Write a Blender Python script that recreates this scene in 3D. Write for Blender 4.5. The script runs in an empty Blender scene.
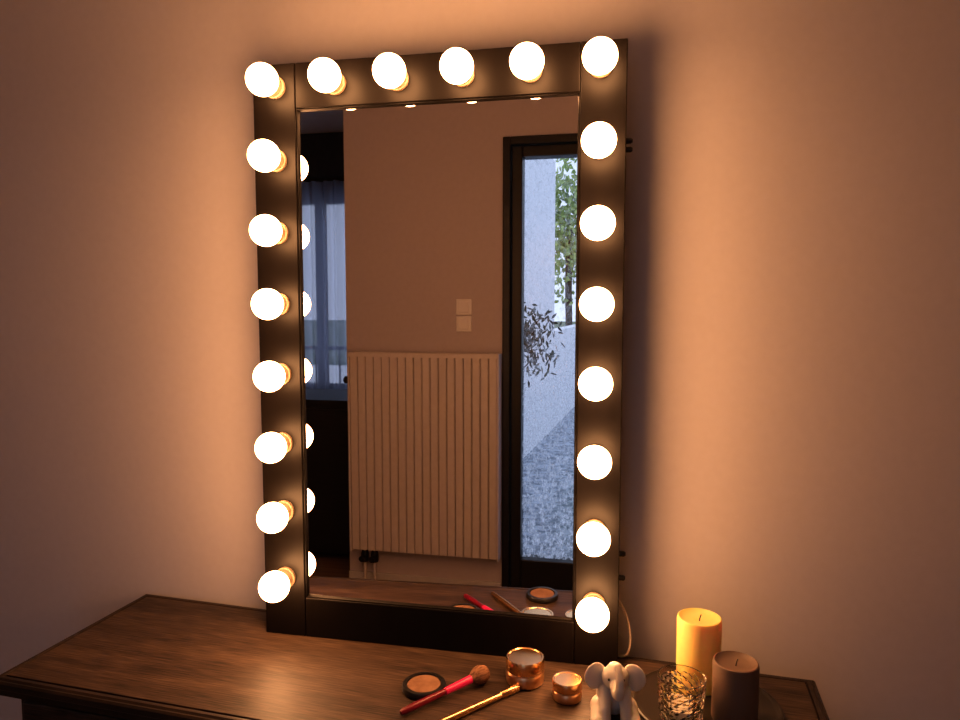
import bpy, bmesh, math, random
from mathutils import Vector, Matrix, Euler
random.seed(7)
S = bpy.context.scene
S.view_settings.view_transform = 'Standard'
try:
    S.view_settings.look = 'Medium High Contrast'
except Exception as ex:
    print('LOOK', ex)
COL = S.collection

# ---------------------------------------------------------------- materials
def pr(name, color, rough=0.5, metal=0.0, **kw):
    m = bpy.data.materials.new(name); m.use_nodes = True
    b = m.node_tree.nodes['Principled BSDF']
    b.inputs['Base Color'].default_value = (*color, 1)
    b.inputs['Roughness'].default_value = rough
    b.inputs['Metallic'].default_value = metal
    for k, v in kw.items():
        b.inputs[k.replace('_', ' ')].default_value = v
    return m

def nodes(m):
    return m.node_tree.nodes, m.node_tree.links, m.node_tree.nodes['Principled BSDF']

def noise_color(m, scale, c1, c2, mapping=(1, 1, 1), detail=6, bump=0.0, lo=.35, hi=.65, dist=0.0):
    N, L, b = nodes(m)
    tc = N.new('ShaderNodeTexCoord'); mp = N.new('ShaderNodeMapping')
    mp.inputs['Scale'].default_value = mapping
    nz = N.new('ShaderNodeTexNoise'); nz.inputs['Scale'].default_value = scale
    nz.inputs['Detail'].default_value = detail
    nz.inputs['Distortion'].default_value = dist
    cr = N.new('ShaderNodeValToRGB')
    cr.color_ramp.elements[0].position = lo; cr.color_ramp.elements[0].color = (*c1, 1)
    cr.color_ramp.elements[1].position = hi; cr.color_ramp.elements[1].color = (*c2, 1)
    L.new(tc.outputs['Object'], mp.inputs['Vector']); L.new(mp.outputs['Vector'], nz.inputs['Vector'])
    L.new(nz.outputs['Fac'], cr.inputs['Fac']); L.new(cr.outputs['Color'], b.inputs['Base Color'])
    if bump:
        bp = N.new('ShaderNodeBump'); bp.inputs['Strength'].default_value = bump
        bp.inputs['Distance'].default_value = 0.002
        L.new(nz.outputs['Fac'], bp.inputs['Height']); L.new(bp.outputs['Normal'], b.inputs['Normal'])
    return m

M_wall = noise_color(pr('wall_paint', (.6, .55, .53), .8, Specular_IOR_Level=.2), 60, (.60, .555, .56), (.615, .57, .575), bump=.02)
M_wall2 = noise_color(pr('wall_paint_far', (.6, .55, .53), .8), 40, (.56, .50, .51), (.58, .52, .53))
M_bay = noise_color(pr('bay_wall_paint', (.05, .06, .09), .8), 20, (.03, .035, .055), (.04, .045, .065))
M_ceil = noise_color(pr('ceiling_paint', (.7, .7, .7), .9), 30, (.64, .62, .62), (.68, .66, .66))
M_floor = noise_color(pr('floor_wood', (.3, .2, .12), .45), 6, (.18, .11, .07), (.28, .18, .11), mapping=(.6, 8, 1))
M_trim = noise_color(pr('trim_white', (.7, .7, .68), .4), 30, (.62, .60, .58), (.66, .64, .62))

def wood():
    m = pr('dresser_wood', (.1, .05, .03), .50, Specular_IOR_Level=.38)
    N, L, b = nodes(m)
    tc = N.new('ShaderNodeTexCoord'); mp = N.new('ShaderNodeMapping'); mp.inputs['Scale'].default_value = (1.2, 14, 14)
    n1 = N.new('ShaderNodeTexNoise'); n1.inputs['Scale'].default_value = 2.2; n1.inputs['Detail'].default_value = 8; n1.inputs['Distortion'].default_value = .6
    mp2 = N.new('ShaderNodeMapping'); mp2.inputs['Scale'].default_value = (9, 190, 190)
    n2 = N.new('ShaderNodeTexNoise'); n2.inputs['Scale'].default_value = 2.0; n2.inputs['Detail'].default_value = 5
    mx = N.new('ShaderNodeMath'); mx.operation = 'MULTIPLY_ADD'; mx.inputs[1].default_value = .66
    ml = N.new('ShaderNodeMath'); ml.operation = 'MULTIPLY'; ml.inputs[1].default_value = .36
    cr = N.new('ShaderNodeValToRGB')
    e = cr.color_ramp.elements
    e[0].position = .38; e[0].color = (.018, .012, .009, 1)
    e[1].position = .68; e[1].color = (.115, .074, .050, 1)
    x = e.new(.51); x.color = (.056, .035, .024, 1)
    L.new(tc.outputs['Object'], mp.inputs['Vector']); L.new(tc.outputs['Object'], mp2.inputs['Vector'])
    L.new(mp.outputs['Vector'], n1.inputs['Vector']); L.new(mp2.outputs['Vector'], n2.inputs['Vector'])
    L.new(n1.outputs['Fac'], ml.inputs[0]); L.new(n2.outputs['Fac'], mx.inputs[0]); L.new(ml.outputs[0], mx.inputs[2])
    L.new(mx.outputs[0], cr.inputs['Fac']); L.new(cr.outputs['Color'], b.inputs['Base Color'])
    bp = N.new('ShaderNodeBump'); bp.inputs['Strength'].default_value = .35; bp.inputs['Distance'].default_value = .001
    L.new(n2.outputs['Fac'], bp.inputs['Height']); L.new(bp.outputs['Normal'], b.inputs['Normal'])
    return m
M_wood = wood()
M_wood_d = noise_color(pr('dresser_wood_dark', (.05, .025, .015), .45), 3, (.016, .010, .007), (.040, .025, .017), mapping=(2, 20, 20))
M_frame = noise_color(pr('frame_black_satin', (.006, .004, .003), .46, Specular_IOR_Level=.18), 8, (.0040, .0028, .0024), (.0054, .0038, .0032), mapping=(6, 6, 1))
M_mirror = pr('mirror_silver', (.88, .86, .88), 0.0, 1.0)
M_socket = pr('socket_cream', (.34, .24, .16), .5)
M_black = pr('black_plastic', (.012, .012, .013), .35)
M_knob = pr('dark_metal', (.05, .045, .04), .35, .8)

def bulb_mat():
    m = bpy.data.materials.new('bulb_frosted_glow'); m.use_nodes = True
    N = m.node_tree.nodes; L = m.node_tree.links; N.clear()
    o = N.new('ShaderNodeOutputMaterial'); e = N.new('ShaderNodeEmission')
    # frosted bulb; blurred warm edge glow painted in by dimming grazing emission
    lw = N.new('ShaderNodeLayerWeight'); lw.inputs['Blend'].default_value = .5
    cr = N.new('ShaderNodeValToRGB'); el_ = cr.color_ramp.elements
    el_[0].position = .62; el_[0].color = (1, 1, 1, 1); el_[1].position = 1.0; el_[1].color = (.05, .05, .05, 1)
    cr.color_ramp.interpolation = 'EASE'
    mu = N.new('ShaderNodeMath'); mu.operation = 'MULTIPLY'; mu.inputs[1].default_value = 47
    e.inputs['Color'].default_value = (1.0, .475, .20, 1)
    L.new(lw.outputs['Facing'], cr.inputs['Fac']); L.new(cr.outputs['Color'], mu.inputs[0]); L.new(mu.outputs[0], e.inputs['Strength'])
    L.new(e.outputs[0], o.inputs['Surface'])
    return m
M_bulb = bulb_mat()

def glassy(name, tint, refl=.03, wet=False):
    m = bpy.data.materials.new(name); m.use_nodes = True
    N = m.node_tree.nodes; L = m.node_tree.links; N.clear()
    o = N.new('ShaderNodeOutputMaterial'); t = N.new('ShaderNodeBsdfTransparent'); g = N.new('ShaderNodeBsdfGlossy')
    g.inputs['Roughness'].default_value = .22 if wet else .02
    t.inputs['Color'].default_value = (*tint, 1)
    mx = N.new('ShaderNodeMixShader'); mx.inputs[0].default_value = refl
    L.new(t.outputs[0], mx.inputs[1]); L.new(g.outputs[0], mx.inputs[2])
    last = mx
    if wet:   # rain-wet, streaked pane: droplets scatter the daylight
        tc = N.new('ShaderNodeTexCoord'); mp = N.new('ShaderNodeMapping'); mp.inputs['Scale'].default_value = (1, 1, .6)
        nz = N.new('ShaderNodeTexNoise'); nz.inputs['Scale'].default_value = 62; nz.inputs['Detail'].default_value = 6; nz.inputs['Roughness'].default_value = .75
        sx = N.new('ShaderNodeSeparateXYZ')
        L.new(tc.outputs['Object'], mp.inputs['Vector']); L.new(mp.outputs['Vector'], nz.inputs['Vector']); L.new(tc.outputs['Object'], sx.inputs[0])
        cr = N.new('ShaderNodeValToRGB'); cr.color_ramp.elements[0].position = .48; cr.color_ramp.elements[1].position = .60
        L.new(nz.outputs['Fac'], cr.inputs['Fac'])
        mr = N.new('ShaderNodeMapRange'); mr.inputs['From Min'].default_value = .3; mr.inputs['From Max'].default_value = 1.3
        mr.inputs['To Min'].default_value = .85; mr.inputs['To Max'].default_value = .16
        L.new(sx.outputs['Z'], mr.inputs['Value'])
        mu = N.new('ShaderNodeMath'); mu.operation = 'MULTIPLY'; L.new(cr.outputs['Color'], mu.inputs[0]); L.new(mr.outputs[0], mu.inputs[1])
        tl = N.new('ShaderNodeBsdfTranslucent'); tl.inputs['Color'].default_value = (.86, .91, .98, 1)
        m2 = N.new('ShaderNodeMixShader'); L.new(mu.outputs[0], m2.inputs[0]); L.new(mx.outputs[0], m2.inputs[1]); L.new(tl.outputs[0], m2.inputs[2])
        last = m2
    L.new(last.outputs[0], o.inputs['Surface'])
    return m
M_wglass = glassy('window_glass', (.93, .96, 1.0))
M_rain = glassy('rain_wet_glass', (.90, .94, .98), .012, True)

# ---------------------------------------------------------------- geometry helpers
def finish(name, bm, mats, parent=None, smooth=False, bevel=0.0, loc=None):
    bmesh.ops.recalc_face_normals(bm, faces=bm.faces)
    me = bpy.data.meshes.new(name); bm.to_mesh(me); bm.free()
    for m in (mats if isinstance(mats, (list, tuple)) else [mats]): me.materials.append(m)
    if smooth:
        for p in me.polygons: p.use_smooth = True
    ob = bpy.data.objects.new(name, me); COL.objects.link(ob)
    if parent: ob.parent = parent
    if loc: ob.location = loc
    if bevel:
        md = ob.modifiers.new('bevel', 'BEVEL'); md.width = bevel; md.segments = 2; md.limit_method = 'ANGLE'
    if smooth:
        md = ob.modifiers.new('es', 'EDGE_SPLIT'); md.split_angle = math.radians(40)
    return ob

def empty(name, loc=(0, 0, 0), rz=0):
    e = bpy.data.objects.new(name, None); COL.objects.link(e); e.location = loc
    e.rotation_euler = (0, 0, rz); e.empty_display_size = .05
    return e

def box(bm, x0, x1, y0, y1, z0, z1, mi=0):
    vs = [bm.verts.new(p) for p in ((x0,y0,z0),(x1,y0,z0),(x1,y1,z0),(x0,y1,z0),(x0,y0,z1),(x1,y0,z1),(x1,y1,z1),(x0,y1,z1))]
    for f in ((0,3,2,1),(4,5,6,7),(0,1,5,4),(1,2,6,5),(2,3,7,6),(3,0,4,7)):
        fc = bm.faces.new([vs[i] for i in f]); fc.material_index = mi

def prism(bm, pts, z0, z1, mi=0):
    a = [bm.verts.new((x, y, z0)) for x, y in pts]; b = [bm.verts.new((x, y, z1)) for x, y in pts]
    n = len(pts)
    bm.faces.new(a[::-1]).material_index = mi; bm.faces.new(b).material_index = mi
    for i in range(n):
        bm.faces.new((a[i], a[(i+1) % n], b[(i+1) % n], b[i])).material_index = mi

def lathe(bm, prof, seg=40, mat=Matrix(), mi=0, rfun=None):
    rings = []
    for r, z in prof:
        if r < 1e-6:
            rings.append([bm.verts.new(mat @ Vector((0, 0, z)))])
        else:
            ring = []
            for i in range(seg):
                a = 2*math.pi*i/seg
                rr = r if rfun is None else rfun(r, a, z)
                ring.append(bm.verts.new(mat @ Vector((rr*math.cos(a), rr*math.sin(a), z))))
            rings.append(ring)
    for A, B in zip(rings, rings[1:]):
        if len(A) == 1 and len(B) == 1: continue
        for i in range(seg):
            j = (i+1) % seg
            if len(A) == 1: f = bm.faces.new((A[0], B[j], B[i]))
            elif len(B) == 1: f = bm.faces.new((A[i], A[j], B[0]))
            else: f = bm.faces.new((A[i], A[j], B[j], B[i]))
            f.material_index = mi

def ellipsoid(bm, c, r, rot=None, mi=0, u=24, v=16):
    M = Matrix.Translation(c) @ (rot.to_matrix().to_4x4() if rot else Matrix()) @ Matrix.Diagonal((*r, 1))
    res = bmesh.ops.create_uvsphere(bm, u_segments=u, v_segments=v, radius=1, matrix=M)

def axis_mat(p, d):
    return Matrix.Translation(p) @ Vector(d).to_track_quat('Z', 'Y').to_matrix().to_4x4()

def tube(name, pts, rad, mat, parent=None):
    cu = bpy.data.curves.new(name, 'CURVE'); cu.dimensions = '3D'; cu.bevel_depth = rad; cu.bevel_resolution = 4
    cu.use_fill_caps = True
    sp = cu.splines.new('NURBS'); sp.points.add(len(pts)-1); sp.order_u = 3; sp.use_endpoint_u = True
    for p, q in zip(sp.points, pts): p.co = (*q, 1)
    tmp = bpy.data.objects.new(name+'_c', cu)
    me = bpy.data.meshes.new_from_object(tmp)
    bpy.data.objects.remove(tmp); bpy.data.curves.remove(cu)
    me.materials.clear(); me.materials.append(mat)
    for p in me.polygons: p.use_smooth = True
    ob = bpy.data.objects.new(name, me); COL.objects.link(ob)
    if parent: ob.parent = parent
    return ob

# ---------------------------------------------------------------- room shell
WY = .125         # front wall plane (behind mirror)
BY = -1.95        # opposite wall plane
H = 2.55
DX = .14          # right side of the terrace door opening
WY = .13
bm = bmesh.new(); box(bm, -3.0, 2.4, WY, WY+.15, 0, H); finish('wall_front', bm, M_wall)
bm = bmesh.new()
box(bm, -1.33, -.553, BY-.2, BY, 0, H)
box(bm, -.553, DX, BY-.2, BY, 2.166, H)
box(bm, DX, 2.4, BY-.2, BY, 0, H)
finish('wall_back', bm, M_wall2)
bm = bmesh.new(); box(bm, 2.25, 2.4, BY, WY, 0, H); finish('wall_right', bm, M_wall2)
bm = bmesh.new(); box(bm, -3.0, -2.85, -3.35, WY, 0, H); finish('wall_left', bm, M_wall2)
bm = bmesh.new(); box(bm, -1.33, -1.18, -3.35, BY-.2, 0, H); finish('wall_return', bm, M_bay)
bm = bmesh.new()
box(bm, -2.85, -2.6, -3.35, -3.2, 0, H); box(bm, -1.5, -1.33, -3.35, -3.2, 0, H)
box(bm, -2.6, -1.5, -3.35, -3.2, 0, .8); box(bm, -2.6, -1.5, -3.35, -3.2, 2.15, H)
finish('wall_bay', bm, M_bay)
bm = bmesh.new(); prism(bm, [(-3, WY+.15), (-3, -3.35), (-1.18, -3.35), (-1.18, BY-.2), (2.4, BY-.2), (2.4, WY+.15)], -.1, 0); finish('floor', bm, M_floor)
bm = bmesh.new(); prism(bm, [(-3, WY+.15), (-3, -3.35), (-1.18, -3.35), (-1.18, BY-.2), (2.4, BY-.2), (2.4, WY+.15)], H, H+.1); finish('ceiling', bm, M_ceil)
bm = bmesh.new(); box(bm, -1.33, -.56, BY, BY+.014, 0, .08); box(bm, DX+.005, 2.25, BY, BY+.014, 0, .08); finish('baseboard_back', bm, M_trim, bevel=.003)
bm = bmesh.new(); box(bm, -2.85, 2.25, WY-.014, WY, 0, .08); finish('baseboard_front', bm, M_trim, bevel=.003)

# bay window with sheer curtain
w = empty('window_1', (0, 0, 0))
bm = bmesh.new()
for x0, x1 in ((-2.6, -2.54), (-2.08, -2.02), (-1.56, -1.5)): box(bm, x0, x1, -3.3, -3.24, .8, 2.15)
box(bm, -2.54, -1.56, -3.3, -3.24, .8, .86); box(bm, -2.54, -1.56, -3.3, -3.24, 2.09, 2.15)
finish('frame', bm, M_knob, w)
bm = bmesh.new(); box(bm, -2.54, -1.56, -3.272, -3.268, .86, 2.09); finish('pane', bm, M_wglass, w)
def curtain_mat():
    m = bpy.data.materials.new('sheer_curtain'); m.use_nodes = True
    N = m.node_tree.nodes; L = m.node_tree.links; N.clear()
    o = N.new('ShaderNodeOutputMaterial'); d = N.new('ShaderNodeBsdfDiffuse'); t = N.new('ShaderNodeBsdfTranslucent'); p = N.new('ShaderNodeBsdfTransparent')
    d.inputs['Color'].default_value = (.4, .42, .5, 1); t.inputs['Color'].default_value = (.38, .42, .54, 1)
    a = N.new('ShaderNodeMixShader'); a.inputs[0].default_value = .65
    b = N.new('ShaderNodeMixShader'); b.inputs[0].default_value = .24
    L.new(d.outputs[0], a.inputs[1]); L.new(t.outputs[0], a.inputs[2]); L.new(a.outputs[0], b.inputs[1]); L.new(p.outputs[0], b.inputs[2])
    L.new(b.outputs[0], o.inputs['Surface']); return m
bm = bmesh.new(); prev = None
n = 240
for i in range(n+1):
    x = -2.7 + 1.3*i/n
    y = -3.13 + .024*math.sin(i*.42) + .012*math.sin(i*.17+1)
    cur = (bm.verts.new((x, y, .03)), bm.verts.new((x, y, 2.22)))
    if prev: bm.faces.new((prev[0], cur[0], cur[1], prev[1]))
    prev = cur
cur_ = empty('sheer_curtain'); finish('cloth', bm, curtain_mat(), cur_, smooth=True)
bm = bmesh.new(); lathe(bm, [(0, 0), (.012, 0), (.012, 1.40), (0, 1.40)], 16, axis_mat((-2.76, -3.13, 2.23), (1, 0, 0)))
for x in (-2.7, -1.42): box(bm, x-.01, x+.01, -3.2, -3.12, 2.215, 2.245)
finish('rod', bm, M_knob, cur_)

# dark sideboard in the bay
sb = empty('sideboard', (-1.71, -2.42, 0))
M_sb = noise_color(pr('sideboard_dark', (.02, .018, .02), .5), 5, (.010, .009, .010), (.016, .014, .015), mapping=(1, 1, 12))
bm = bmesh.new(); box(bm, -.34, .34, -.22, .22, .06, .87); box(bm, -.35, .35, -.23, .23, .87, .9)
for sx in (-.3, .3):
    for sy in (-.18, .18): box(bm, sx-.02, sx+.02, sy-.02, sy+.02, 0, .06)
finish('body', bm, M_sb, sb, bevel=.004)
bm = bmesh.new()
for x0, x1 in ((-.32, -.005), (.005, .32)): box(bm, x0, x1, .22, .236, .08, .85)
finish('doors', bm, M_sb, sb, bevel=.003)
bm = bmesh.new()
for x in (-.03, .03): lathe(bm, [(0, 0), (.006, 0), (.01, .015), (0, .02)], 16, axis_mat((x, .235, .5), (0, 1, 0)))
finish('knobs', bm, M_knob, sb, smooth=True)

# ---------------------------------------------------------------- glazed terrace door
M_door = noise_color(pr('door_dark', (.02, .018, .017), .45), 30, (.010, .009, .009), (.014, .012, .012))
d = empty('door_1')
def rect_frame(bm, x0, x1, z0, z1, w_, y0, y1, wb=None):
    wb = wb or w_
    box(bm, x0, x0+w_, y0, y1, z0, z1); box(bm, x1-w_, x1, y0, y1, z0, z1)
    box(bm, x0+w_, x1-w_, y0, y1, z1-w_, z1); box(bm, x0+w_, x1-w_, y0, y1, z0, z0+wb)
bm = bmesh.new(); rect_frame(bm, -.553, DX, 0, 2.166, .034, -2.06, -1.925); finish('outer_frame', bm, M_door, d, bevel=.003)
bm = bmesh.new(); rect_frame(bm, -.514, DX-.039, .04, 2.127, .048, -2.03, -1.945, .16); finish('sash', bm, M_door, d, bevel=.005)
bm = bmesh.new(); box(bm, -.468, DX-.085, -1.992, -1.986, .19, 2.08); finish('pane', bm, M_rain, d)
bm = bmesh.new(); box(bm, DX-.078, DX-.05, -1.945, -1.938, .95, 1.15); box(bm, DX-.070, DX-.057, -1.938, -1.90, 1.06, 1.075); box(bm, DX-.17, DX-.057, -1.905, -1.893, 1.06, 1.075)
finish('handle', bm, M_knob, d, bevel=.002)

# outside terrace
M_tile = pr('terrace_stone', (.35, .4, .5), .25)
noise_color(M_tile, 16, (.08, .11, .15), (.40, .45, .52), detail=10, bump=.6, lo=.40, hi=.62)
M_render = noise_color(pr('white_render', (.7, .72, .76), .9), 35, (.70, .72, .75), (.82, .83, .85), detail=10, bump=.4)
bm = bmesh.new(); box(bm, -1.9, 4, -16, -2.15, -.12, -.02); finish('ground_terrace', bm, M_tile)
bm = bmesh.new(); prism(bm, [(-.962, -4.2), (-.785, -6.74), (-.95, -6.75), (-1.12, -4.2)], -.02, 3.0); finish('wall_garden', bm, M_render)
bm = bmesh.new(); prism(bm, [(-.785, -6.75), (-.45, -11.8), (-.60, -11.8), (-.95, -6.75)], -.02, 1.1); finish('wall_parapet', bm, M_render)

def leaf_mat(name, c1, c2):
    return noise_color(pr(name, c1, .6), 9, c1, c2)
M_leaf = leaf_mat('olive_leaf', (.02, .045, .035), (.06, .10, .07))
M_leaf2 = leaf_mat('tree_leaf', (.16, .26, .07), (.45, .52, .20))
M_bark = noise_color(pr('bark', (.06, .045, .03), .9), 20, (.04, .03, .02), (.09, .07, .05))
M_pot = noise_color(pr('pot_grey', (.2, .2, .22), .7), 12, (.16, .16, .18), (.22, .22, .24))
def leaves(bm, c, R, n, l, wd):
    for _ in range(n):
        v = Vector((random.gauss(0, .45), random.gauss(0, .45), random.gauss(0, .45)))
        if v.length > 1.1: v *= 1.1/v.length
        p = Vector(c) + Vector((v.x*R[0], v.y*R[1], v.z*R[2]))
        q = Euler((random.uniform(0, 6.3), random.uniform(0, 6.3), random.uniform(0, 6.3))).to_matrix()
        pts = [(0, 0, 0), (l*.35, wd, 0), (l*.75, wd*.7, 0), (l, 0, 0), (l*.75, -wd*.7, 0), (l*.35, -wd, 0)]
        bm.faces.new([bm.verts.new(p + q @ Vector(t)) for t in pts])
ol = empty('potted_olive_tree', (-.83, -3.55, -.02))
bm = bmesh.new(); lathe(bm, [(0, 0), (.08, 0), (.10, .28), (.11, .28), (.11, .31), (.09, .31), (.09, .27), (0, .27)], 32); finish('pot', bm, M_pot, ol, smooth=True)
tube('trunk', [(0, 0, .26), (.01, .01, .5), (.0, 0, .8), (.08, 0, 1.05), (.15, 0, 1.25)], .012, M_bark, ol)
for k in range(9):
    a = k*2.4; zz = .85+.04*k; xx = .02+.013*k
    tube('branch_%d' % k, [(xx, 0, zz), (xx+.08*math.cos(a), .08*math.sin(a), zz+.09), (xx+.16*math.cos(a), .16*math.sin(a), zz+.17)], .004, M_bark, ol)
bm = bmesh.new(); leaves(bm, (.15, 0, 1.17), (.24, .24, .27), 520, .06, .009); finish('foliage', bm, M_leaf, ol)
tr = empty('garden_tree', (-1.15, -13.2, -.02))
tube('trunk', [(0, 0, 0), (.05, 0, .8), (0, 0, 1.9), (.05, 0, 3)], .07, M_bark, tr)
bm = bmesh.new(); leaves(bm, (.05, 0, 3.0), (1.0, .8, 1.4), 2600, .12, .035); finish('foliage', bm, M_leaf2, tr)
# neighbouring brick house
M_brick = pr('brick', (.3, .15, .1), .9)
N, L, b = nodes(M_brick)
bt = N.new('ShaderNodeTexBrick'); bt.inputs['Scale'].default_value = 3
bt.inputs['Color1'].default_value = (.46, .25, .2, 1); bt.inputs['Color2'].default_value = (.38, .20, .16, 1); bt.inputs['Mortar'].default_value = (.5, .47, .45, 1)
tc = N.new('ShaderNodeTexCoord'); L.new(tc.outputs['Object'], bt.inputs['Vector']); L.new(bt.outputs['Color'], b.inputs['Base Color'])
hs = empty('brick_house', (1.2, -20, -.1))
bm = bmesh.new(); box(bm, -2.2, 3, -2, 0, 0, 6); finish('walls', bm, M_brick, hs)
bm = bmesh.new(); prism(bm, [(-2.4, -2.2), (3.2, -2.2), (3.2, .2), (-2.4, .2)], 6, 6.2); finish('roof', bm, M_knob, hs)
bm = bmesh.new()
for wx in (-1.2, .5, 2):
    for wz in (1, 3.8): box(bm, wx, wx+.8, -.02, .03, wz, wz+1.2)
finish('windows', bm, M_knob, hs)
bm = bmesh.new(); box(bm, -30, 30, -60, -16, -.2, -.1); finish('ground_garden', bm, leaf_mat('grass', (.05, .09, .03), (.1, .15, .05)))
# balcony railing outside bay
rl = empty('balcony', (-2.05, -3.9, 0))
bm = bmesh.new()
for i in range(14): box(bm, -.65+i*.1, -.64+i*.1, -.005, .005, 0, 1.05)
box(bm, -.67, .67, -.02, .02, 1.05, 1.08); box(bm, -.67, .67, -.012, .012, .1, .12)
finish('railing', bm, M_knob, rl)
bm = bmesh.new(); box(bm, -.8, .68, -.15, .545, -.12, 0); finish('slab', bm, M_render, rl)

# ---------------------------------------------------------------- radiator
M_rad = noise_color(pr('radiator_enamel', (.75, .7, .62), .4), 30, (.66, .60, .57), (.70, .64, .61))
M_radg = pr('radiator_gap', (.22, .17, .15), .6)
ra = empty('radiator', (-1.274, -1.84, .218))
W_, H_ = .712, .965
bm = bmesh.new(); nr = 18; pw = W_/nr
for i in range(nr):
    x0 = i*pw
    prism(bm, [(x0+.0015, -.03), (x0+pw-.0015, -.03), (x0+pw-.0015, -.005), (x0+pw-.005, 0), (x0+.005, 0), (x0+.0015, -.005)], .012, H_-.02)
finish('ribs', bm, M_rad, ra)
bm = bmesh.new(); box(bm, 0, W_, -.065, -.03, .02, H_-.03); finish('core', bm, M_radg, ra)
bm = bmesh.new()
box(bm, -.008, 0, -.075, .003, 0, H_); box(bm, W_, W_+.008, -.075, .003, 0, H_)
finish('side_panels', bm, M_rad, ra, bevel=.002)
bm = bmesh.new()
for i in range(37):
    x = W_*i/36; box(bm, x-.003, x+.003, -.07, .0, H_-.016, H_-.004)
box(bm, 0, W_, -.073, -.066, H_-.02, H_); box(bm, 0, W_, -.002, .004, H_-.02, H_)
finish('top_grille', bm, M_rad, ra)
bm = bmesh.new()
for x in (.1, W_-.1): box(bm, x-.02, x+.02, -.11, -.065, .15, .8)
finish('wall_brackets', bm, M_rad, ra)
bm = bmesh.new()
for x in (.05, .10): lathe(bm, [(0, 0), (.008, 0), (.008, .27), (0, .27)], 16, axis_mat((x, -.045, -.218), (0, 0, 1)))
finish('pipes', bm, M_rad, ra, smooth=True)
bm = bmesh.new()
for x in (.05, .10):
    lathe(bm, [(0, 0), (.017, 0), (.019, .01), (.019, .04), (.014, .055), (0, .055)], 20, axis_mat((x, -.045, -.06), (0, 0, 1)))
    lathe(bm, [(0, 0), (.012, 0), (.015, .03), (0, .035)], 20, axis_mat((x, -.03, -.035), (0, 1, 0)))
finish('valves', bm, M_black, ra, smooth=True)
bm = bmesh.new()
lathe(bm, [(0, 0), (.010, 0), (.010, .008), (.017, .012), (.018, .026), (.012, .032), (0, .034)], 20, axis_mat((-.008, -.035, .83), (-1, 0, 0)))
finish('thermostat', bm, M_black, ra, smooth=True)

# light switches
M_sw = pr('switch_white', (.85, .82, .80), .3)
for nm, z in (('light_switch', 1.397), ('light_switch.001', 1.318)):
    sw = empty(nm, (-.74, BY, z))
    bm = bmesh.new(); box(bm, -.037, .037, 0, .010, -.037, .037); finish('plate', bm, M_sw, sw, bevel=.003)
    bm = bmesh.new(); box(bm, -.025, .025, .010, .016, -.025, .025); finish('rocker', bm, M_sw, sw, bevel=.002)

# ---------------------------------------------------------------- dresser
DZ = .75
dr = empty('dresser', (-1.068, .126, 0), math.radians(-3.6))
DW, DD = 1.412, .388
bm = bmesh.new(); box(bm, .020, DW-.020, -DD+.020, -.020, DZ-.022, DZ); finish('top_panel', bm, M_wood, dr)
bm = bmesh.new()
def rim_ring(inset, z): return [(inset, -inset, z), (DW-inset, -inset, z), (DW-inset, -DD+inset, z), (inset, -DD+inset, z)]
prof = [(.0202, DZ-.022), (.0202, DZ-.004), (.0172, DZ-.004), (.0160, DZ-.0005), (.013, DZ), (.009, DZ), (.006, DZ-.003), (.003, DZ-.003), (0, DZ-.006), (0, DZ-.016), (.005, DZ-.02), (.005, DZ-.03), (.0202, DZ-.03)]
rings = [[bm.verts.new(p) for p in rim_ring(*q)] for q in prof]
for A, B in zip(rings, rings[1:]+rings[:1]):
    for i in range(4): bm.faces.new((A[i], A[(i+1) % 4], B[(i+1) % 4], B[i]))
finish('rim_moulding', bm, M_wood_d, dr)
bm = bmesh.new(); box(bm, .03, DW-.03, -DD+.035, -.02, .2, DZ-.0225); finish('carcass', bm, M_wood_d, dr, bevel=.003)
bm = bmesh.new()
for i in range(3):
    for j in range(2):
        x0 = .05+i*.44; z0 = .23+j*.245
        box(bm, x0, x0+.43, -DD+.02, -DD+.036, z0, z0+.23)
finish('drawer_fronts', bm, M_wood, dr, bevel=.004)
bm = bmesh.new()
for i in range(3):
    for j in range(2):
        for k in (.13, .30):
            lathe(bm, [(0, 0), (.006, 0), (.006, .012), (.014, .018), (.012, .026), (0, .028)], 20, axis_mat((.05+i*.44+k, -DD+.021, .345+j*.245), (0, -1, 0)))
finish('knobs', bm, M_knob, dr, smooth=True)
bm = bmesh.new()
for x in (.06, DW-.06):
    for y in (-.06, -DD+.07):
        lathe(bm, [(0, 0), (.014, 0), (.017, .03), (.026, .16), (.03, .2), (0, .2)], 24, Matrix.Translation((x, y, 0)))
finish('legs', bm, M_wood_d, dr, smooth=True)

# ---------------------------------------------------------------- vanity mirror
vm = empty('vanity_mirror', (0, 0, DZ+.0002))
X0, X1, Z1 = -.698, -.002, 1.110
IX0, IX1, IZ0, IZ1 = -.612, -.081, .079, 1.0265
FD = .036
bm = bmesh.new(); box(bm, X0, IX0-.0004, 0, FD, 0, Z1); finish('stile_left', bm, M_frame, vm, bevel=.0015)
bm = bmesh.new(); box(bm, IX1+.0004, X1, 0, FD, 0, Z1); finish('stile_right', bm, M_frame, vm, bevel=.0015)
bm = bmesh.new(); box(bm, IX0+.0004, IX1-.0004, .0003, FD, IZ1, Z1); finish('rail_top', bm, M_frame, vm, bevel=.0015)
bm = bmesh.new(); box(bm, IX0+.0004, IX1-.0004, .0003, FD, 0, IZ0); finish('rail_bottom', bm, M_frame, vm, bevel=.0015)
bm = bmesh.new()
rr = []
for ins, y in ((0, .003), (.002, .003), (.0045, .009), (.0045, .012), (0, .012)):
    rr.append([bm.verts.new(p) for p in ((IX0+ins, y, IZ0+ins), (IX1-ins, y, IZ0+ins), (IX1-ins, y, IZ1-ins), (IX0+ins, y, IZ1-ins))])
for A, B in zip(rr, rr[1:]+rr[:1]):
    for i in range(4): bm.faces.new((A[i], A[(i+1) % 4], B[(i+1) % 4], B[i]))
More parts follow.
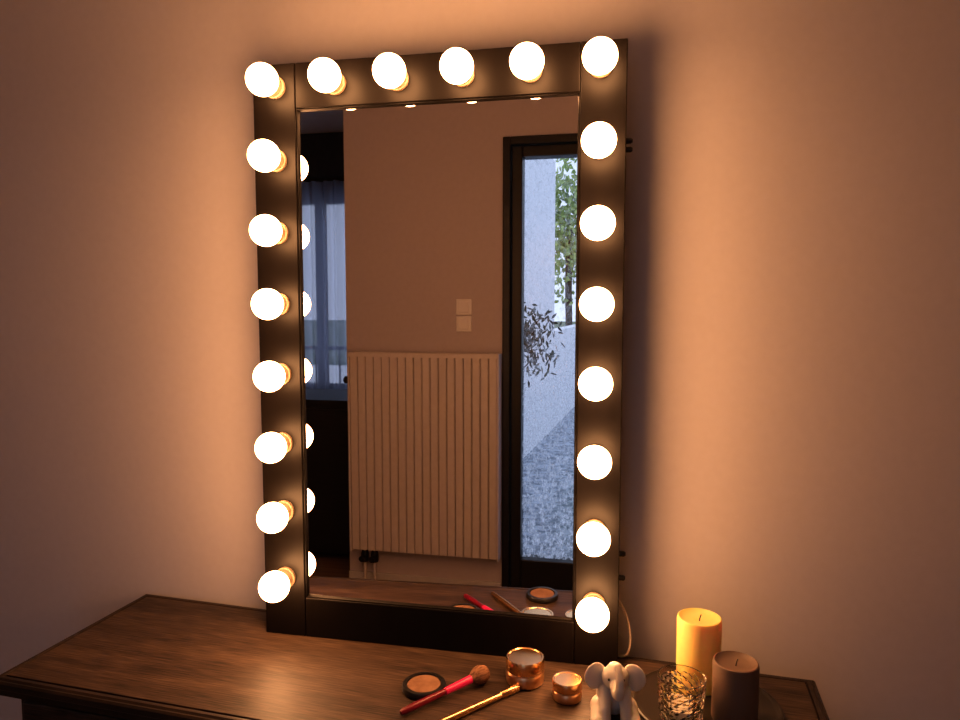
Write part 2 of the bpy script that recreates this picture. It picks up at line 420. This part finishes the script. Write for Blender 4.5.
finish('glazing_bead', bm, M_frame, vm)
bm = bmesh.new(); box(bm, IX0+.001, IX1-.001, .0095, .014, IZ0+.001, IZ1-.001); finish('mirror_glass', bm, M_mirror, vm)
bm = bmesh.new(); box(bm, IX0-.02, IX1+.02, FD, FD+.004, IZ0-.02, IZ1+.02); finish('backboard', bm, M_black, vm)

zs = [1.067 - i*.1355 for i in range(8)]
xs = [-.6520 + i*.1211 for i in range(6)]
pos = [(xs[0], z) for z in zs] + [(xs[5], z) for z in zs] + [(x, zs[0]) for x in xs[1:5]]
R = .0295; cy = .0485
bb = bmesh.new(); bs = bmesh.new()
for x, z in pos:
    M = axis_mat((x, 0, z), (0, -1, 0))
    prof = [(.0135, .020)]
    for k in range(15):
        a = math.radians(-62 + k*(152)/14)
        prof.append((R*math.cos(a) if k < 14 else 0, cy + R*math.sin(a)))
    lathe(bb, prof, 28, M)
    lathe(bs, [(0, .0), (.021, 0), (.021, .006), (.0185, .008), (.0175, .022), (.0155, .0235), (.012, .0235), (0, .0235)], 28, M)
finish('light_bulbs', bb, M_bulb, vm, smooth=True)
finish('lamp_sockets', bs, M_socket, vm, smooth=True)
bm = bmesh.new()
for z in (.93, .945, .205, .16):
    lathe(bm, [(0, 0), (.005, 0), (.005, .008), (.003, .011), (0, .011)], 16, axis_mat((X1, .026, z), (1, 0, 0)))
finish('side_screws', bm, M_black, vm, smooth=True)
tube('power_cable', [(-.02, .045, .12), (-.005, .055, .11), (.016, .05, .075), (.022, .035, .03), (.012, .03, .004), (-.01, .045, .0035)], .0022, pr('cable_white', (.5, .42, .36), .4), vm)

# ---------------------------------------------------------------- things on the dresser
M_gold = pr('gold_metal', (.85, .52, .25), .25, 1.0)
M_gold2 = pr('rose_gold_satin', (.80, .50, .30), .32, 1.0)
def cream_jar(name, loc, r, h):
    e = empty(name, loc)
    k = h*.48
    bm = bmesh.new(); lathe(bm, [(0, 0), (r*.86, 0), (r*.97, h*.05), (r, h*.16), (r, k*.9), (r*.95, k), (0, k)], 48); finish('body', bm, M_gold2, e, smooth=True)
    bm = bmesh.new(); lathe(bm, [(0, k), (r*.9, k), (r*.9, k+h*.05), (0, k+h*.05)], 48); finish('neck', bm, pr('jar_neck', (.6, .45, .35), .4), e, smooth=True)
    bm = bmesh.new(); lathe(bm, [(0, k+h*.05), (r*.98, k+h*.05), (r, k+h*.08), (r, h*.95), (r*.97, h), (r*.88, h), (r*.84, h*.975), (0, h*.975)], 48); finish('lid', bm, M_gold, e, smooth=True)
    return e
TP = DZ+.0002
cream_jar('cosmetic_cream_jar', (-.161, -.076, TP), .0335, .046)
cream_jar('cosmetic_cream_jar.001', (-.0843, -.1147, TP), .0245, .034)

def compact(name, loc, r):
    e = empty(name, loc)
    bm = bmesh.new(); lathe(bm, [(0, 0), (r*.93, 0), (r, .003), (r, .008), (r*.96, .011), (r*.80, .0115), (r*.77, .008), (0, .008)], 56); finish('case', bm, M_black, e, smooth=True)
    bm = bmesh.new(); lathe(bm, [(0, .0082), (r*.765, .0082), (r*.74, .0100), (0, .0104)], 56)
    finish('powder', bm, noise_color(pr('pressed_powder', (.5, .3, .18), .85), 60, (.17, .085, .047), (.24, .13, .075)), e, smooth=True)
    return e
compact('powder_compact', (-.3276, -.137, TP), .038)
compact('powder_compact.001', (-.172, -.262, TP), .036)

def brush(name, tip, end, rb, m_handle, m_ferrule, m_hair, hair_len, hair_r, ferr=.03):
    a = Vector(end); b = Vector(tip); Ltot = (b-a).length
    e = empty(name, a); e.rotation_mode = 'QUATERNION'; e.rotation_quaternion = (b-a).to_track_quat('Z', 'Y')
    h0 = Ltot-hair_len-ferr
    bm = bmesh.new(); lathe(bm, [(0, 0), (rb*.6, .001), (rb*.85, .006), (rb, h0*.35), (rb*.85, h0*.8), (rb*.8, h0)], 24); finish('handle', bm, m_handle, e, smooth=True)
    bm = bmesh.new(); lathe(bm, [(rb*.8, h0), (rb*.95, h0+.001), (rb*1.15, h0+ferr), (0, h0+ferr)], 24); finish('ferrule', bm, m_ferrule, e, smooth=True)
    bm = bmesh.new(); z = h0+ferr-.002
    lathe(bm, [(rb*1.0, z), (hair_r*.9, z+hair_len*.35), (hair_r, z+hair_len*.6), (hair_r*.8, z+hair_len*.85), (hair_r*.4, z+hair_len*.98), (0, z+hair_len)], 60, rfun=lambda r, an, zz: r*(1+.035*math.sin(an*22+zz*300)))
    finish('bristles', bm, m_hair, e, smooth=True)
    return e
M_pink = pr('ferrule_pink', (.62, .02, .13), .3)
M_red = pr('handle_dark_red', (.16, .005, .02), .3)
M_hair = noise_color(pr('bristle_brown', (.4, .2, .1), .9), 300, (.10, .045, .025), (.28, .14, .075), mapping=(1, 1, .1))
brush('makeup_brush', (-.2237, -.0855, DZ+.0175), (-.3425, -.2235, DZ+.0066), .0062, M_red, M_pink, M_hair, .040, .0155, .055)
brush('makeup_brush.001', (-.165, -.106, DZ+.0066), (-.285, -.250, DZ+.0062), .0056, M_gold, M_gold, pr('cap_gold', (.9, .6, .3), .3, 1.0), .014, .0062)

# round tray with candles
M_tray = noise_color(pr('tray_dark', (.02, .016, .012), .4), 10, (.012, .009, .007), (.022, .016, .012))
ty = empty('round_tray', (.142, -.095, TP))
bm = bmesh.new(); lathe(bm, [(0, 0), (.108, 0), (.116, .003), (.119, .0065), (.116, .0075), (.112, .005), (.107, .0038), (0, .0038)], 72); finish('dish', bm, M_tray, ty, smooth=True)
TZ = TP+.004
def candle(name, loc, r, h, mat, seed):
    e = empty(name, loc); rnd = random.Random(seed); ph = rnd.random()*6
    bm = bmesh.new()
    lathe(bm, [(0, 0), (r*.97, 0), (r, .003), (r*.995, h*.5), (r, h-.006), (r*.97, h-.001), (r*.92, h), (r*.86, h-.003), (r*.6, h-.007), (0, h-.008)], 56,
          rfun=lambda q, a, z: q*(1+.008*math.sin(2*a+ph)*(z/h)))
    finish('wax', bm, mat, e, smooth=True)
    tube('wick', [(0, 0, h-.009), (.0005, 0, h-.002), (.003, .001, h+.003)], .0009, M_black, e)
    return e
M_waxc = pr('wax_cream', (.94, .74, .27), .45, Subsurface_Weight=.5, Subsurface_Scale=.03)
M_waxb = pr('wax_taupe', (.15, .10, .075), .6, Subsurface_Weight=.1, Subsurface_Scale=.01)
candle('pillar_candle', (.1345, -.034, TZ), .037, .122, M_waxc, 1)
candle('pillar_candle.001', (.181, -.128, TZ), .0352, .096, M_waxb, 2)

gl = empty('crystal_candle_holder', (.0970, -.152, TZ))
M_crys = pr('crystal_glass', (.98, .93, .86), .03, Transmission_Weight=1.0, IOR=1.5)
bm = bmesh.new()
NS, NZ = 48, 24
r0, r1, h = .031, .0375, .074
def cr(i, k):
    t = k/NZ; base = r0+(r1-r0)*t
    d_ = abs(math.sin(math.pi*(i/4+k/4)))+abs(math.sin(math.pi*(i/4-k/4)))
    f = 1 if k < NZ-3 else 0
    return base + f*(.0016*(d_-1))
rings = [[bm.verts.new((cr(i, k)*math.cos(2*math.pi*i/NS), cr(i, k)*math.sin(2*math.pi*i/NS), h*k/NZ)) for i in range(NS)] for k in range(NZ+1)]
inner = [[bm.verts.new((q*math.cos(2*math.pi*i/NS), q*math.sin(2*math.pi*i/NS), z)) for i in range(NS)] for q, z in ((r1-.003, h), (r0+.002, h*.5), (r0-.002, .010))]
seq = rings+inner
for A, B in zip(seq, seq[1:]):
    for i in range(NS): bm.faces.new((A[i], A[(i+1) % NS], B[(i+1) % NS], B[i]))
bm.faces.new(rings[0][::-1]); bm.faces.new(inner[-1])
finish('cut_glass', bm, M_crys, gl)
bm = bmesh.new(); lathe(bm, [(0, .0105), (.019, .0105), (.0195, .026), (.018, .027), (0, .026)], 32); finish('tealight', bm, pr('tealight_wax', (.8, .75, .65), .5), gl, smooth=True)

# elephant figurine, seated, trunk raised
el = empty('elephant_figurine', (-.006, -.158, TP), math.radians(6))
el.scale = (1.08,)*3
M_por = pr('porcelain_white', (.66, .60, .53), .4, Subsurface_Weight=.1, Subsurface_Scale=.005)
bm = bmesh.new()
E = lambda *a: Euler([math.radians(q) for q in a])
ellipsoid(bm, (0, .012, .034), (.026, .023, .033))
ellipsoid(bm, (0, .006, .050), (.020, .018, .020))
ellipsoid(bm, (0, -.008, .068), (.0195, .018, .0185))
ellipsoid(bm, (0, -.006, .079), (.012, .013, .010))
for s in (-1, 1):
    ellipsoid(bm, (s*.0285, -.001, .066), (.0175, .0042, .0195), E(0, s*-14, s*-22))
    ellipsoid(bm, (s*.030, -.0005, .057), (.012, .004, .014), E(0, s*18, s*-22))
    ellipsoid(bm, (s*.021, .004, .0155), (.014, .019, .015))
def chain(pts, radii, n=10):
    for (p, r), (q, t) in zip(zip(pts, radii), zip(pts[1:], radii[1:])):
        for i in range(n):
            f = i/n; c = Vector(p).lerp(Vector(q), f); ellipsoid(bm, c, (r+(t-r)*f,)*3, u=14, v=10)
chain([(0, -.022, .064), (.001, -.034, .058), (.002, -.044, .061), (.003, -.048, .071), (.003, -.046, .083), (.002, -.040, .093), (.001, -.034, .098)], [.010, .0088, .0078, .0068, .0058, .0052, .0056])
for s in (-1, 1):
    chain([(s*.014, -.004, .044), (s*.015, -.019, .026), (s*.015, -.025, .0092), (s*.015, -.026, .0092)], [.0105, .009, .0088, .0088])
    chain([(s*.022, -.004, .0135), (s*.027, -.026, .0102), (s*.028, -.031, .0102)], [.013, .0098, .0095])
chain([(0, .032, .02), (.004, .040, .012), (.01, .041, .006)], [.004, .003, .0035])
ob = finish('body', bm, M_por, el, smooth=False)
md = ob.modifiers.new('rm', 'REMESH'); md.mode = 'VOXEL'; md.voxel_size = .0012; md.use_smooth_shade = True
md = ob.modifiers.new('sm', 'SMOOTH'); md.factor = .6; md.iterations = 5
bm = bmesh.new()
for s in (-1, 1): ellipsoid(bm, (s*.0105, -.0232, .072), (.0017, .0014, .002), u=12, v=8)
finish('eyes', bm, M_black, el, smooth=True)

# ---------------------------------------------------------------- world + camera
wd = bpy.data.worlds.new('overcast_sky'); S.world = wd; wd.use_nodes = True
bg = wd.node_tree.nodes['Background']; bg.inputs['Color'].default_value = (.66, .72, .88, 1); bg.inputs['Strength'].default_value = 1.5

cam = bpy.data.cameras.new('camera'); co = bpy.data.objects.new('camera', cam); COL.objects.link(co)
cam.sensor_width = 36; cam.lens = 26.25; cam.clip_start = .02
xr = Vector((.9794, .2019, .0003)).normalized(); zb = Vector((.2012, -.9763, .0797))
zb = (zb - xr*zb.dot(xr)).normalized(); yu = zb.cross(xr)
mt = Matrix((xr, yu, zb)).transposed().to_4x4(); mt.translation = (0, -1.25, 1.411)
co.matrix_world = mt
S.camera = co
